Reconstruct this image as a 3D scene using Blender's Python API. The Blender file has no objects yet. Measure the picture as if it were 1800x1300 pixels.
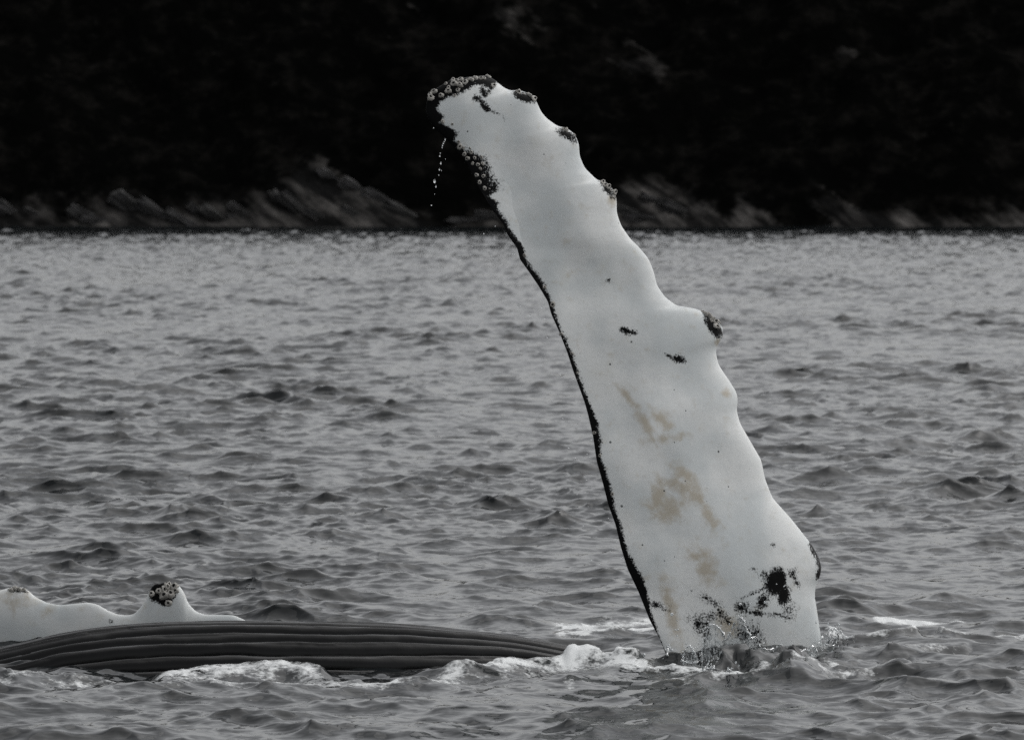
import bpy, bmesh, math
import numpy as np
from mathutils import Vector, Matrix

scn = bpy.context.scene
COL = scn.collection
rng = np.random.default_rng(7)

# ------------------------------------------------------------------ camera
CAM_H = 3.29            # metres above the sea
PITCH = math.radians(1.675)
F = 11250.0             # focal length in photo pixels (225 mm on 36 mm, 1800 px wide)
cam_d = bpy.data.cameras.new('camera')
cam_d.sensor_width = 36.0
cam_d.lens = 225.0
cam_d.clip_start = 0.5
cam_d.clip_end = 5000.0
cam_d.dof.use_dof = True
cam_d.dof.focus_distance = 44.5
cam_d.dof.aperture_fstop = 7.0
cam = bpy.data.objects.new('camera', cam_d)
cam.location = (0, 0, CAM_H)
cam.rotation_euler = (math.pi / 2 - PITCH, 0, 0)
COL.objects.link(cam)
scn.camera = cam

# ------------------------------------------------------------------ sky: flat grey overcast
SUN_EL, SUN_AZ = math.radians(50), math.radians(67)      # azimuth clockwise from +Y: the light comes from above, ahead and to the right
world = bpy.data.worlds.new('World')
scn.world = world
world.use_nodes = True
wn = world.node_tree
wn.nodes.clear()
sky = wn.nodes.new('ShaderNodeTexSky')
sky.sky_type = 'NISHITA'
sky.sun_disc = False
sky.sun_elevation = SUN_EL
sky.sun_rotation = SUN_AZ
sky.air_density = 1.0
sky.dust_density = 3.0
sky.ozone_density = 1.0
hsv = wn.nodes.new('ShaderNodeHueSaturation')
hsv.inputs['Saturation'].default_value = 0.10
bg = wn.nodes.new('ShaderNodeBackground')
bg.inputs['Strength'].default_value = 0.10
wo = wn.nodes.new('ShaderNodeOutputWorld')
wn.links.new(sky.outputs[0], hsv.inputs['Color'])
wn.links.new(hsv.outputs[0], bg.inputs['Color'])
wn.links.new(bg.outputs[0], wo.inputs['Surface'])

sun_d = bpy.data.lights.new('sun', 'SUN')
sun_d.energy = 0.5
sun_d.angle = math.radians(100)
sun_d.color = (1.0, 0.98, 0.95)
sun = bpy.data.objects.new('sun', sun_d)
sd = Vector((math.sin(SUN_AZ) * math.cos(SUN_EL), math.cos(SUN_AZ) * math.cos(SUN_EL), math.sin(SUN_EL)))
sun.rotation_euler = sd.to_track_quat('Z', 'Y').to_euler()
sun.location = (20, 10, 60)
COL.objects.link(sun)

scn.view_settings.view_transform = 'Standard'
scn.view_settings.look = 'None'
scn.view_settings.gamma = 1.0
scn.view_settings.exposure = 0.41
scn.view_settings.use_curve_mapping = False
scn.render.engine = 'CYCLES'
scn.cycles.use_denoising = False
scn.cycles.max_bounces = 6

# ------------------------------------------------------------------ helpers
def at(px, py, Y):
    """point of the place seen at photo pixel (px, py) when it stands Y metres away"""
    px = np.asarray(px, float); py = np.asarray(py, float)
    dx = (px - 900.0) / F
    dy = (650.0 - py) / F
    fy = math.cos(PITCH) + dy * math.sin(PITCH)
    fz = -math.sin(PITCH) + dy * math.cos(PITCH)
    s = np.asarray(Y) / fy
    return np.stack(np.broadcast_arrays(dx * s, fy * s, CAM_H + fz * s), -1)

def to_px(x, y, z):
    f = y * math.cos(PITCH) - (z - CAM_H) * math.sin(PITCH)
    u = y * math.sin(PITCH) + (z - CAM_H) * math.cos(PITCH)
    return 900 + F * x / f, 650 - F * u / f

def hash2(ix, iy, seed):
    h = (ix.astype(np.int64) * 374761393 + iy.astype(np.int64) * 668265263 + seed * 1442695041) & 0xFFFFFFFF
    h = ((h ^ (h >> 13)) * 1274126177) & 0xFFFFFFFF
    return ((h ^ (h >> 16)) & 0xFFFF) / 65535.0

def vnoise(x, y, seed=0):
    ix = np.floor(x); iy = np.floor(y)
    fx = x - ix; fy = y - iy
    fx = fx * fx * fx * (fx * (fx * 6 - 15) + 10); fy = fy * fy * fy * (fy * (fy * 6 - 15) + 10)
    a = hash2(ix, iy, seed); b = hash2(ix + 1, iy, seed)
    c = hash2(ix, iy + 1, seed); d = hash2(ix + 1, iy + 1, seed)
    return (a * (1 - fx) + b * fx) * (1 - fy) + (c * (1 - fx) + d * fx) * fy

def fbm(x, y, oct=4, seed=0, gain=0.5):
    s = 0; a = 1; t = 0
    for o in range(oct):
        s = s + a * vnoise(x * 2 ** o + o * 17.3, y * 2 ** o - o * 9.7, seed + o); t += a; a *= gain
    return s / t

def sstep(e0, e1, x):
    t = np.clip((x - e0) / (e1 - e0), 0, 1)
    return t * t * (3 - 2 * t)

def seg_dist(P, A, B):
    d = B - A
    L = np.maximum((d * d).sum(), 1e-9)
    t = np.clip(((P - A) @ d) / L, 0, 1)
    return np.hypot(*(P - (A + t[:, None] * d)).T)

def poly_dist(P, pts, closed=False):
    pts = np.asarray(pts, float)
    best = np.full(len(P), 1e9)
    n = len(pts)
    for i in range(n if closed else n - 1):
        best = np.minimum(best, seg_dist(P, pts[i], pts[(i + 1) % n]))
    return best

def inside(P, pts):
    pts = np.asarray(pts, float)
    r = np.zeros(len(P), bool)
    n = len(pts)
    for i in range(n):
        a, b = pts[i], pts[(i + 1) % n]
        if a[1] == b[1]: continue
        c = ((a[1] > P[:, 1]) != (b[1] > P[:, 1])) & (P[:, 0] < (b[0] - a[0]) * (P[:, 1] - a[1]) / (b[1] - a[1]) + a[0])
        r ^= c
    return r

def sdf(P, pts):
    d = poly_dist(P, pts, True)
    return np.where(inside(P, pts), d, -d)

def grid_faces(nr, nc, close_c=False):
    r = np.arange(nr - 1)[:, None]
    c = np.arange(nc if close_c else nc - 1)[None, :]
    c2 = (c + 1) % nc
    return np.stack([r * nc + c, r * nc + c2, (r + 1) * nc + c2, (r + 1) * nc + c], -1).reshape(-1, 4)

def mesh_from(name, V, Fq, smooth=True):
    """quads given as an array (and optional list of further polygons)"""
    me = bpy.data.meshes.new(name)
    V = np.asarray(V, np.float32)
    Fq = np.asarray(Fq, np.int32)
    me.vertices.add(len(V)); me.vertices.foreach_set('co', V.ravel())
    k = Fq.shape[1]
    me.loops.add(Fq.size); me.loops.foreach_set('vertex_index', Fq.ravel())
    me.polygons.add(len(Fq))
    me.polygons.foreach_set('loop_start', np.arange(0, Fq.size, k, dtype=np.int32))
    me.polygons.foreach_set('use_smooth', np.full(len(Fq), smooth))
    me.update(calc_edges=True)
    me.validate()
    return me

def set_attr(me, name, val):
    a = me.attributes.new(name, 'FLOAT', 'POINT')
    a.data.foreach_set('value', np.asarray(val, np.float32).ravel())

def obj(name, me, mat=None, parent=None, **props):
    o = bpy.data.objects.new(name, me)
    COL.objects.link(o)
    if mat is not None: me.materials.append(mat)
    if parent is not None: o.parent = parent
    for k, v in props.items(): o[k] = v
    return o

class NT:
    """small node-tree helper"""
    def __init__(s, name):
        s.mat = bpy.data.materials.new(name); s.mat.use_nodes = True
        s.t = s.mat.node_tree; s.t.nodes.clear()
        s.out = s.t.nodes.new('ShaderNodeOutputMaterial')
    def n(s, typ, **kw):
        nd = s.t.nodes.new(typ)
        for k, v in kw.items():
            if k.startswith('i_'):
                nd.inputs[k[2:].replace('_', ' ')].default_value = v
            else: setattr(nd, k, v)
        return nd
    def l(s, a, b): s.t.links.new(a, b)
    def math(s, op, a, b=None, c=None, clamp=False):
        nd = s.t.nodes.new('ShaderNodeMath'); nd.operation = op; nd.use_clamp = clamp
        for i, v in enumerate((a, b, c)):
            if v is None: continue
            if isinstance(v, (int, float)): nd.inputs[i].default_value = v
            else: s.l(v, nd.inputs[i])
        return nd.outputs[0]
    def step(s, x, e0, e1, t0=0.0, t1=1.0):
        nd = s.t.nodes.new('ShaderNodeMapRange'); nd.interpolation_type = 'SMOOTHSTEP'
        s.l(x, nd.inputs[0])
        for i, v in enumerate((e0, e1, t0, t1)): nd.inputs[i + 1].default_value = v
        return nd.outputs[0]
    def mix(s, f, a, b):
        nd = s.t.nodes.new('ShaderNodeMix'); nd.data_type = 'RGBA'
        for sock, v in ((nd.inputs[0], f), (nd.inputs[6], a), (nd.inputs[7], b)):
            if isinstance(v, (int, float)): sock.default_value = v
            elif isinstance(v, tuple): sock.default_value = (*v, 1.0)
            else: s.l(v, sock)
        return nd.outputs[2]
    def attr(s, name): return s.n('ShaderNodeAttribute', attribute_name=name).outputs['Fac']
    def coord(s, scale=(1, 1, 1), loc=(0, 0, 0), rot=(0, 0, 0)):
        tc = s.n('ShaderNodeTexCoord'); mp = s.n('ShaderNodeMapping')
        mp.inputs['Scale'].default_value = scale; mp.inputs['Location'].default_value = loc; mp.inputs['Rotation'].default_value = rot
        s.l(tc.outputs['Object'], mp.inputs[0]); return mp.outputs[0]
    def noise(s, vec, scale, detail=3, rough=0.5):
        nd = s.n('ShaderNodeTexNoise'); nd.inputs['Scale'].default_value = scale
        nd.inputs['Detail'].default_value = detail; nd.inputs['Roughness'].default_value = rough
        s.l(vec, nd.inputs['Vector']); return nd
    def bump(s, h, strength, dist):
        nd = s.n('ShaderNodeBump'); nd.inputs['Strength'].default_value = strength; nd.inputs['Distance'].default_value = dist
        s.l(h, nd.inputs['Height']); return nd.outputs[0]
    def bsdf(s, **kw):
        nd = s.t.nodes.new('ShaderNodeBsdfPrincipled')
        for k, v in kw.items():
            sock = nd.inputs[k.replace('_', ' ')]
            if isinstance(v, (int, float)): sock.default_value = v
            elif isinstance(v, tuple): sock.default_value = (*v, 1.0) if len(v) == 3 else v
            else: s.l(v, sock)
        return nd.outputs[0]
    def done(s, surf): s.l(surf, s.out.inputs['Surface']); return s.mat

# ------------------------------------------------------------------ materials
def mat_skin():
    t = NT('whale_skin')
    pig, stain = t.attr('pigment'), t.attr('stain')
    v = t.coord()
    fine = t.noise(v, 75, 5, 0.7).outputs[0]
    mid = t.noise(v, 14, 3, 0.5).outputs[0]
    # ragged edge of the black pigment, in photo pixels of 4 mm
    rag = t.math('ADD', t.math('MULTIPLY', t.math('SUBTRACT', fine, 0.5), 22.0), t.math('MULTIPLY', t.math('SUBTRACT', mid, 0.5), 10.0))
    dark = t.step(t.math('ADD', pig, rag), -2.2, 2.4)
    # small black freckles
    vo = t.n('ShaderNodeTexVoronoi'); vo.inputs['Scale'].default_value = 13.0
    t.l(v, vo.inputs['Vector'])
    vr = t.n('ShaderNodeSeparateColor'); t.l(vo.outputs['Color'], vr.inputs[0])
    lim = t.math('MULTIPLY', t.math('SUBTRACT', vr.outputs[0], 0.66, clamp=True), 0.42)
    freck = t.step(t.math('SUBTRACT', lim, vo.outputs['Distance']), 0.0, 0.02)
    big = t.noise(v, 2.2, 3).outputs[0]
    white = t.mix(t.step(big, 0.34, 0.66), (0.59, 0.625, 0.63), (0.76, 0.775, 0.765))
    white = t.mix(t.step(t.noise(v, 38, 3, 0.6).outputs[0], 0.45, 0.75, 0, 0.22), white, (0.50, 0.53, 0.54))
    tint = t.noise(v, 5.5, 4).outputs[0]
    white = t.mix(t.step(tint, 0.55, 0.8, 0, 0.35), white, (0.60, 0.60, 0.55))
    st = t.step(t.math('ADD', stain, t.math('ADD', t.math('MULTIPLY', t.math('SUBTRACT', mid, 0.5), 3.4), t.math('MULTIPLY', t.math('SUBTRACT', fine, 0.5), 1.2))), -0.5, 1.3, 0, 0.72)
    white = t.mix(st, white, (0.42, 0.36, 0.26))
    # faint scratches running across the chord, and grey scuffing
    sc = t.noise(t.coord(scale=(9, 9, 70), rot=(0, math.radians(24), 0)), 1.0, 3, 0.6).outputs[0]
    white = t.mix(t.step(sc, 0.60, 0.78, 0, 0.28), white, (0.42, 0.45, 0.46))
    white = t.mix(t.math('MULTIPLY', freck, 0.85), white, (0.03, 0.035, 0.035))
    blk = t.mix(fine, (0.0018, 0.002, 0.0022), (0.006, 0.0062, 0.0065))
    col = t.mix(dark, white, blk)
    rough = t.math('ADD', t.step(dark, 0, 1, 0.32, 0.34), t.step(pig, 30, 50, 0.0, -0.08))
    hgt = t.math('ADD', fine, t.math('MULTIPLY', mid, 2.0))
    return t.done(t.bsdf(Base_Color=col, Roughness=rough, Specular_IOR_Level=t.math('ADD', t.step(dark, 0, 1, 0.5, 0.07), t.step(pig, 30, 50, 0.0, 0.42)), IOR=1.36, Normal=t.bump(hgt, 0.14, 0.006)))

def mat_barnacle():
    t = NT('barnacle_shell')
    v = t.coord()
    n = t.noise(v, 160, 4).outputs[0]
    rnd = t.n('ShaderNodeObjectInfo').outputs['Random']
    c = t.mix(n, (0.34, 0.33, 0.30), (0.62, 0.60, 0.56))
    c = t.mix(t.math('MULTIPLY', rnd, 0.55), c, (0.20, 0.19, 0.17))
    return t.done(t.bsdf(Base_Color=c, Roughness=0.6, Normal=t.bump(n, 0.4, 0.004)))

def mat_plain(name, col, rough=0.5):
    t = NT(name); v = t.coord()
    n = t.noise(v, 30, 4).outputs[0]
    c = t.mix(n, tuple(x * 0.7 for x in col), tuple(x * 1.3 for x in col))
    return t.done(t.bsdf(Base_Color=c, Roughness=rough))

def mat_water():
    t = NT('sea_water')
    foam = t.attr('foam'); ripple = t.attr('ripple')      # ripple: how much of the chop is too fine for the mesh
    geo = t.n('ShaderNodeNewGeometry')
    # ripples too small for the mesh: two scales of facet tilt, stretched along the crests
    def tilt(scale, rot, seed, amount):
        vv = t.coord(scale=scale, loc=(seed, seed * 1.7, 0), rot=(0, 0, rot))
        nd = t.noise(vv, 1.0, 2, 0.55)
        s1 = t.n('ShaderNodeVectorMath', operation='SUBTRACT'); s1.inputs[1].default_value = (0.5, 0.5, 0.5)
        t.l(nd.outputs['Color'], s1.inputs[0])
        s2 = t.n('ShaderNodeVectorMath', operation='MULTIPLY'); s2.inputs[1].default_value = (amount * 0.7, amount, 0.0)
        t.l(s1.outputs[0], s2.inputs[0])
        s3 = t.n('ShaderNodeVectorMath', operation='SCALE'); t.l(s2.outputs[0], s3.inputs[0]); t.l(ripple, s3.inputs['Scale']); return s3.outputs[0]
    add = geo.outputs['Normal']
    for a in ((3.6, 4.6, 1.0), 0.25, 3.1, TILT1), ((14.0, 26.0, 1.0), -0.3, 9.4, TILT2):
        nd = t.n('ShaderNodeVectorMath', operation='ADD'); t.l(add, nd.inputs[0]); t.l(tilt(*a), nd.inputs[1]); add = nd.outputs[0]
    nm = t.n('ShaderNodeVectorMath', operation='NORMALIZE'); t.l(add, nm.inputs[0])
    water = t.bsdf(Base_Color=(0.010, 0.012, 0.013), Roughness=0.05, IOR=1.33, Normal=nm.outputs[0])
    v = t.coord(scale=(0.7, 0.45, 1.0))
    n1 = t.noise(v, 9, 5, 0.62).outputs[0]
    n2 = t.noise(v, 45, 3, 0.6).outputs[0]
    lace = t.math('ADD', t.math('MULTIPLY', t.math('SUBTRACT', n1, 0.5), 3.0), t.math('MULTIPLY', t.math('SUBTRACT', n2, 0.5), 1.5))
    m = t.step(t.math('ADD', foam, lace), 0.25, 1.15, 0.0, 0.97)
    froth = t.bsdf(Base_Color=(0.78, 0.80, 0.80), Roughness=0.55, Normal=t.bump(t.math('ADD', n1, n2), 0.28, 0.02))
    mx = t.n('ShaderNodeMixShader'); t.l(m, mx.inputs[0]); t.l(water, mx.inputs[1]); t.l(froth, mx.inputs[2])
    return t.done(mx.outputs[0])

TILT1, TILT2 = 0.16, 0.26

def mat_splash():
    t = NT('splash_water')
    n = t.noise(t.coord(), 40, 3).outputs[0]
    body = t.bsdf(Base_Color=(0.88, 0.91, 0.92), Roughness=0.12, IOR=1.33, Transmission_Weight=t.step(n, 0.38, 0.62, 0.85, 0.15))
    return t.done(body)

def mat_film():
    t = NT('water_film')
    v = t.coord(scale=(1, 1, 0.5))
    n = t.noise(v, 48, 5, 0.7).outputs[0]
    wet = t.bsdf(Base_Color=(0.75, 0.79, 0.80), Roughness=0.15, IOR=1.33, Normal=t.bump(n, 0.8, 0.02))
    tr = t.n('ShaderNodeBsdfTransparent')
    mx = t.n('ShaderNodeMixShader'); t.l(t.step(n, 0.47, 0.60, 0.04, 0.85), mx.inputs[0]); t.l(tr.outputs[0], mx.inputs[1]); t.l(wet, mx.inputs[2])
    return t.done(mx.outputs[0])

def mat_drop():
    t = NT('water_drop')
    return t.done(t.bsdf(Base_Color=(0.95, 0.97, 0.98), Roughness=0.02, IOR=1.33, Transmission_Weight=1.0))

def mat_hill():
    t = NT('hillside_ground')
    rock = t.attr('rock')
    v = t.coord()
    # streaks run down to the right along the strata
    vs = t.coord(scale=(1, 1, 1), rot=(0, math.radians(-38), 0))
    st = t.n('ShaderNodeMapping'); st.inputs['Scale'].default_value = (0.10, 0.25, 0.75); t.l(vs, st.inputs[0])
    streak = t.noise(st.outputs[0], 1.0, 5, 0.6).outputs[0]
    n = t.noise(v, 0.7, 5, 0.6).outputs[0]
    r = t.step(t.math('ADD', rock, t.math('MULTIPLY', t.math('SUBTRACT', n, 0.5), 1.2)), 0.12, 0.85)
    rc = t.mix(t.step(streak, 0.40, 0.72), (0.010, 0.010, 0.010), (0.122, 0.115, 0.109))
    vc = t.mix(t.step(t.noise(v, 0.45, 7, 0.65).outputs[0], 0.45, 0.8), (0.0018, 0.0019, 0.0018), (0.0105, 0.0098, 0.009))
    c = t.mix(r, vc, rc)
    return t.done(t.bsdf(Base_Color=c, Roughness=1.0, Specular_IOR_Level=0.0, Normal=t.bump(n, 0.8, 0.5)))

def mat_rock():
    t = NT('shore_rock')
    v = t.coord(scale=(0.35, 1.0, 3.2))
    rnd = t.n('ShaderNodeObjectInfo').outputs['Random']
    n = t.noise(v, 1.6, 6, 0.65).outputs[0]
    n3 = t.noise(t.coord(), 0.9, 3).outputs[0]
    c = t.mix(t.step(t.math('ADD', t.math('MULTIPLY', n, 0.6), t.math('MULTIPLY', n3, 0.4)), 0.40, 0.66), (0.010, 0.010, 0.010), (0.14, 0.137, 0.139))
    c = t.mix(t.math('MULTIPLY', rnd, 0.75), c, (0.014, 0.014, 0.013))
    return t.done(t.bsdf(Base_Color=c, Roughness=0.85, Specular_IOR_Level=0.2, Normal=t.bump(n, 0.9, 0.3)))

M_SKIN = mat_skin(); M_BARN = mat_barnacle(); M_WATER = mat_water(); M_SPLASH = mat_splash()
M_DROP = mat_drop(); M_FILM = mat_film(); M_HILL = mat_hill(); M_ROCK = mat_rock()
M_MOUTH = mat_plain('barnacle_mouth', (0.012, 0.012, 0.012), 0.6)

# ------------------------------------------------------------------ sea
def ocean(L, N, seed, lmin, lmax, wind, power, slope):
    """periodic wind-sea heightfield, L metres wide, with its horizontal chop"""
    r = np.random.default_rng(seed)
    k1 = np.fft.fftfreq(N, L / N) * 2 * np.pi
    kx, ky = np.meshgrid(k1, k1, indexing='xy')
    k = np.hypot(kx, ky); k[0, 0] = 1
    kp, kc = 2 * np.pi / lmax, 2 * np.pi / lmin
    c = (kx * math.cos(wind) + ky * math.sin(wind)) / k
    D = 0.22 + 0.78 * np.abs(c) ** power
    A = k ** -2.0 * np.exp(-0.6 * (kp / k) ** 3) * np.exp(-(k / kc) ** 2) * np.sqrt(D)
    A[0, 0] = 0
    H = A * (r.normal(size=(N, N)) + 1j * r.normal(size=(N, N)))
    h = np.fft.ifft2(H).real
    sx = np.fft.ifft2(1j * kx * H).real; sy = np.fft.ifft2(1j * ky * H).real
    sc = slope / math.sqrt((sx ** 2 + sy ** 2).mean())
    dx = np.fft.ifft2(1j * kx / k * H).real; dy = np.fft.ifft2(1j * ky / k * H).real
    return np.stack([dx, dy, h], -1) * sc

def tap(tile, L, x, y):
    N = tile.shape[0]
    u = (x / L * N) % N; v = (y / L * N) % N
    i = np.floor(u).astype(int); j = np.floor(v).astype(int)
    fu = (u - i)[..., None]; fv = (v - j)[..., None]
    i %= N; j %= N; i2 = (i + 1) % N; j2 = (j + 1) % N
    return (tile[j, i] * (1 - fu) + tile[j, i2] * fu) * (1 - fv) + (tile[j2, i] * (1 - fu) + tile[j2, i2] * fu) * fv

T1 = ocean(41.0, 1024, 3, 0.30, 1.9, math.radians(-76), 2.0, 0.146)
T2 = ocean(17.3, 1024, 11, 0.09, 0.42, math.radians(-106), 1.0, 0.205)

SIG = T1[..., 2].std()
print('sea rms', SIG)

def sea_point(x, y):
    a = tap(T1, 41.0, x, y) * ((0.40 + 1.2 * fbm(x / 6.0, y / 14.0, 3, 91)) * (1 + 0.10 * sstep(60, 46, y)))[..., None]
    b = tap(T2, 17.3, x * 0.966 - y * 0.259, x * 0.259 + y * 0.966)
    b = np.stack([b[..., 0] * 0.966 + b[..., 1] * 0.259, -b[..., 0] * 0.259 + b[..., 1] * 0.966, b[..., 2]], -1)
    b = b * (0.15 + 1.45 * fbm(x / 3.0 + 7, y / 7.0, 3, 92) + 4.0 * a[..., 2:3].clip(0, 0.1)[..., 0])[..., None]      # ripples gather on the crests
    # now and then a crest peaks and steepens towards the camera side
    e = np.maximum(a[..., 2] - 0.9 * SIG, 0) / SIG
    k = 1 + 0.25 * np.minimum(e, 1.2)
    return (x + 1.35 * k * a[..., 0] + 1.1 * b[..., 0], y + 1.35 * k * a[..., 1] + 1.1 * b[..., 1] - 0.5 * SIG * e ** 1.5,
            a[..., 2] + b[..., 2] + 0.5 * SIG * e ** 1.3)

def sea_grid(y0, y1, row, du, umax, grow):
    ys = [y0]
    while ys[-1] < y1: ys.append(ys[-1] + row(ys[-1]))
    ys = np.array(ys)
    us = list(np.arange(-umax, umax + 1e-6, du)); st = du
    while us[-1] < 1.3:
        st *= grow; us.append(us[-1] + st); us.insert(0, us[0] - st)
    us = np.array(us)
    return us[None, :] * (ys[:, None] + 10.0), np.repeat(ys[:, None], len(us), 1)
FOAM = [  # points on the water plane in the photo, half width, foam strength, lift in metres
    ([(-60, 1206), (80, 1196), (190, 1194), (250, 1194), (300, 1190)], 7, 0.42, 0.012),
    ([(285, 1192), (330, 1188), (430, 1186), (500, 1184), (550, 1188)], 10, 0.62, 0.038),
    ([(320, 1200), (450, 1200), (560, 1205), (650, 1210), (720, 1207)], 7, 0.50, 0.010),
    ([(700, 1205), (760, 1197), (820, 1187), (890, 1183)], 8, 0.58, 0.020),
    ([(880, 1181), (940, 1177), (1000, 1172), (1060, 1172), (1130, 1176)], 9, 0.68, 0.030),
    ([(1008, 1168), (1045, 1167)], 9, 0.95, 0.055),
    ([(1092, 1168), (1112, 1168)], 7, 0.90, 0.050),
    ([(1120, 1176), (1180, 1180), (1260, 1184), (1330, 1180)], 7, 0.60, 0.015),
    ([(1180, 1194), (1260, 1196), (1330, 1190)], 4, 0.55, 0.005),
    ([(1360, 1158), (1440, 1160), (1480, 1170)], 4, 0.62, 0.012),
    ([(1400, 1180), (1480, 1182), (1540, 1178)], 3, 0.50, 0.005),
    ([(1470, 1138), (1550, 1136), (1610, 1132)], 4, 0.60, 0.03),
    ([(1660, 1128), (1740, 1128), (1830, 1122)], 5, 0.66, 0.035),
    ([(1550, 1091), (1620, 1092), (1680, 1092)], 4, 0.9, 0.01),
    ([(1560, 1151), (1650, 1146), (1700, 1143)], 2.5, 0.40, 0.02),
    ([(1000, 1099), (1070, 1094), (1170, 1090)], 10, 0.95, 0.0),
    ([(985, 1117), (1060, 1112), (1150, 1108)], 6, 0.80, 0.0),
    ([(1430, 1100), (1460, 1110), (1475, 1120)], 6, 0.7, 0.0),
    ([(200, 1216), (480, 1212), (640, 1218)], 9, 0.16, 0.0),
    ([(690, 1218), (900, 1212), (1020, 1198)], 6, 0.16, 0.0),
    ([(0, 1226), (250, 1222), (420, 1230)], 7, 0.10, 0.0),
    ([(120, 1255), (330, 1240), (520, 1228)], 5, 0.10, 0.0),
    ([(860, 1222), (960, 1214), (1010, 1204)], 6, 0.30, 0.0),
    ([(1060, 1188), (1140, 1196), (1230, 1202)], 5, 0.30, 0.005),
    ([(1300, 1198), (1360, 1186), (1440, 1178)], 3, 0.34, 0.005),
]
def build_sea(GX, GY):
    wx, wy, wz = sea_point(GX, GY)
    px, py = to_px(GX, np.maximum(GY, 2.0), 0 * GX)      # where the rest plane of the sea lies in the traced layout
    wake = np.full(GX.shape, 0.0)
    foam = np.full(GX.shape, -3.0)
    lift = np.zeros(GX.shape)
    near = (GY > 37) & (GY < 62) & (np.abs(GX) < 7)
    P = np.stack([px[near], py[near]], -1)
    wn_ = fbm(GX[near] * 3.2, GY[near] * 1.5, 4, 5)
    wn2 = fbm(GX[near] * 9, GY[near] * 5, 3, 15)
    def band(pts, w, ky=3.2):
        """field 1 on the line, 0 at its half width (px across, squeezed down the picture because the sea recedes)"""
        Q = P * np.array([1, ky]); A = np.asarray(pts, float) * np.array([1, ky])
        return np.clip(1.6 - poly_dist(Q, A) / (w * ky) * 1.6, -6, 1.6)
    fl = np.full(len(P), -3.0); lf = np.zeros(len(P))
    for pts, w, sft, hgt in FOAM:
        b = band(pts, w)
        fl = np.maximum(fl, b * sft + (sft - 0.8) * 0.3)
        lf = np.maximum(lf, hgt * np.clip(b, 0, 1) * (0.55 + 0.9 * wn_) * 1.6)
    lf += np.clip(fl, 0, 1) * (wn2 - 0.5) * 0.05
    # the churned mound where the flipper goes in
    mound = np.exp(-(((P[:, 0] - 1310) / 170) ** 2 + ((P[:, 1] - 1163) / 17) ** 2))
    lf += mound * (0.045 + 0.20 * (fbm(GX[near] * 6.5, GY[near] * 4.5, 5, 45, 0.58) - 0.5))
    lf += 0.02 * np.exp(-(((P[:, 0] - 1292) / 55) ** 2 + ((P[:, 1] - 1166) / 9) ** 2))
    churn = np.exp(-(((P[:, 0] - 1480) / 330) ** 2 + ((P[:, 1] - 1172) / 22) ** 2))
    lf += churn * 0.24 * (fbm(GX[near] * 2.6, GY[near] * 1.7, 4, 46) - 0.5)
    mound2 = np.exp(-(((P[:, 0] - 1640) / 150) ** 2 + ((P[:, 1] - 1140) / 7) ** 2))
    lf += mound2 * 0.08
    foam[near] = fl; lift[near] = lf
    surf = (GY > 472) & (np.abs(GX) < 90)
    foam[surf] = np.where(fbm(GX[surf] * 0.5, GY[surf] * 0, 2, 77) > 0.80, 0.1, -3)
    wz = wz + lift
    V = np.stack([wx, wy, wz], -1).reshape(-1, 3)
    return V, foam.ravel()
gn = sea_grid(-8.0, 66.0, lambda y: 0.5 if y < 30 else (0.25 if y < 36 else (0.05 if y < 48 else 0.05 * (y / 48) ** 1.3)), 0.00029, 0.098, 1.12)
gf = sea_grid(65.6, 481.5, lambda y: 0.078 * (y / 66) ** 1.12, 0.00066, 0.115, 1.12)
Va, fa = build_sea(*gn); Vb, fb = build_sea(*gf)
me = mesh_from('sea', np.vstack([Va, Vb]), np.vstack([grid_faces(*gn[0].shape), grid_faces(*gf[0].shape) + len(Va)]))
set_attr(me, 'foam', np.r_[fa, fb])
set_attr(me, 'ripple', 1 + 1.4 * sstep(90, 420, np.r_[gn[1].ravel(), gf[1].ravel()]))
obj('sea', me, M_WATER, kind='structure', label='choppy grey sea water with foam around the whale')

# ------------------------------------------------------------------ far shore
hx = np.arange(-130, 130.01, 0.42)
ht = np.concatenate([np.arange(-3, 22, 0.28), np.linspace(22.5, 90, 60)])
HX, HT = np.meshgrid(hx, ht)
inlet = (fbm(HX / 26.0, HX * 0, 3, 31) - 0.5) * 5.0
low = np.clip(HT, 0, 6)
hz = np.where(HT < 0, HT * 0.6, 0) + 1.05 * low * (0.6 + 0.5 * fbm(HX / 7, HT / 9, 3, 8)) + np.clip(HT - 6, 0, 17) * 0.86 + np.clip(HT - 23, 0, 100) * 0.06

hz += (fbm(HX / 6, HT / 6, 4, 52) - 0.5) * 2.6 * sstep(1, 8, HT)
hy = 478.0 + HT + inlet
s38, c38 = math.sin(math.radians(37)), math.cos(math.radians(37))
p = HX * s38 + hz * c38
q = HX * c38 - hz * s38
pw = p / 2.3 + 1.4 * fbm(HX / 11, hz / 8, 3, 61)
saw = pw - np.floor(pw)
shore = np.exp(-np.clip(hz, 0, 50) / 4.0) * sstep(-0.5, 0.8, hz)
slab = fbm(q / 9, np.floor(pw) * 3.7, 2, 14)
hy -= (saw * (1 - sstep(0.86, 1.0, saw))) * 1.1 * shore * sstep(0.3, 0.7, slab)
rpx, rpy = to_px(HX, hy, hz)
RL = np.array([(-900,372),(0,366),(60,352),(110,360),(200,342),(270,345),(330,372),(430,352),(480,338),(530,300),(570,288),(640,325),(700,352),(765,392),(830,382),(880,372),(1000,372),(1090,350),(1140,330),(1230,338),(1275,385),(1300,338),(1350,352),(1440,388),(1520,376),(1600,362),(1640,380),(1720,384),(1800,380),(2700,375)])
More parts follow.
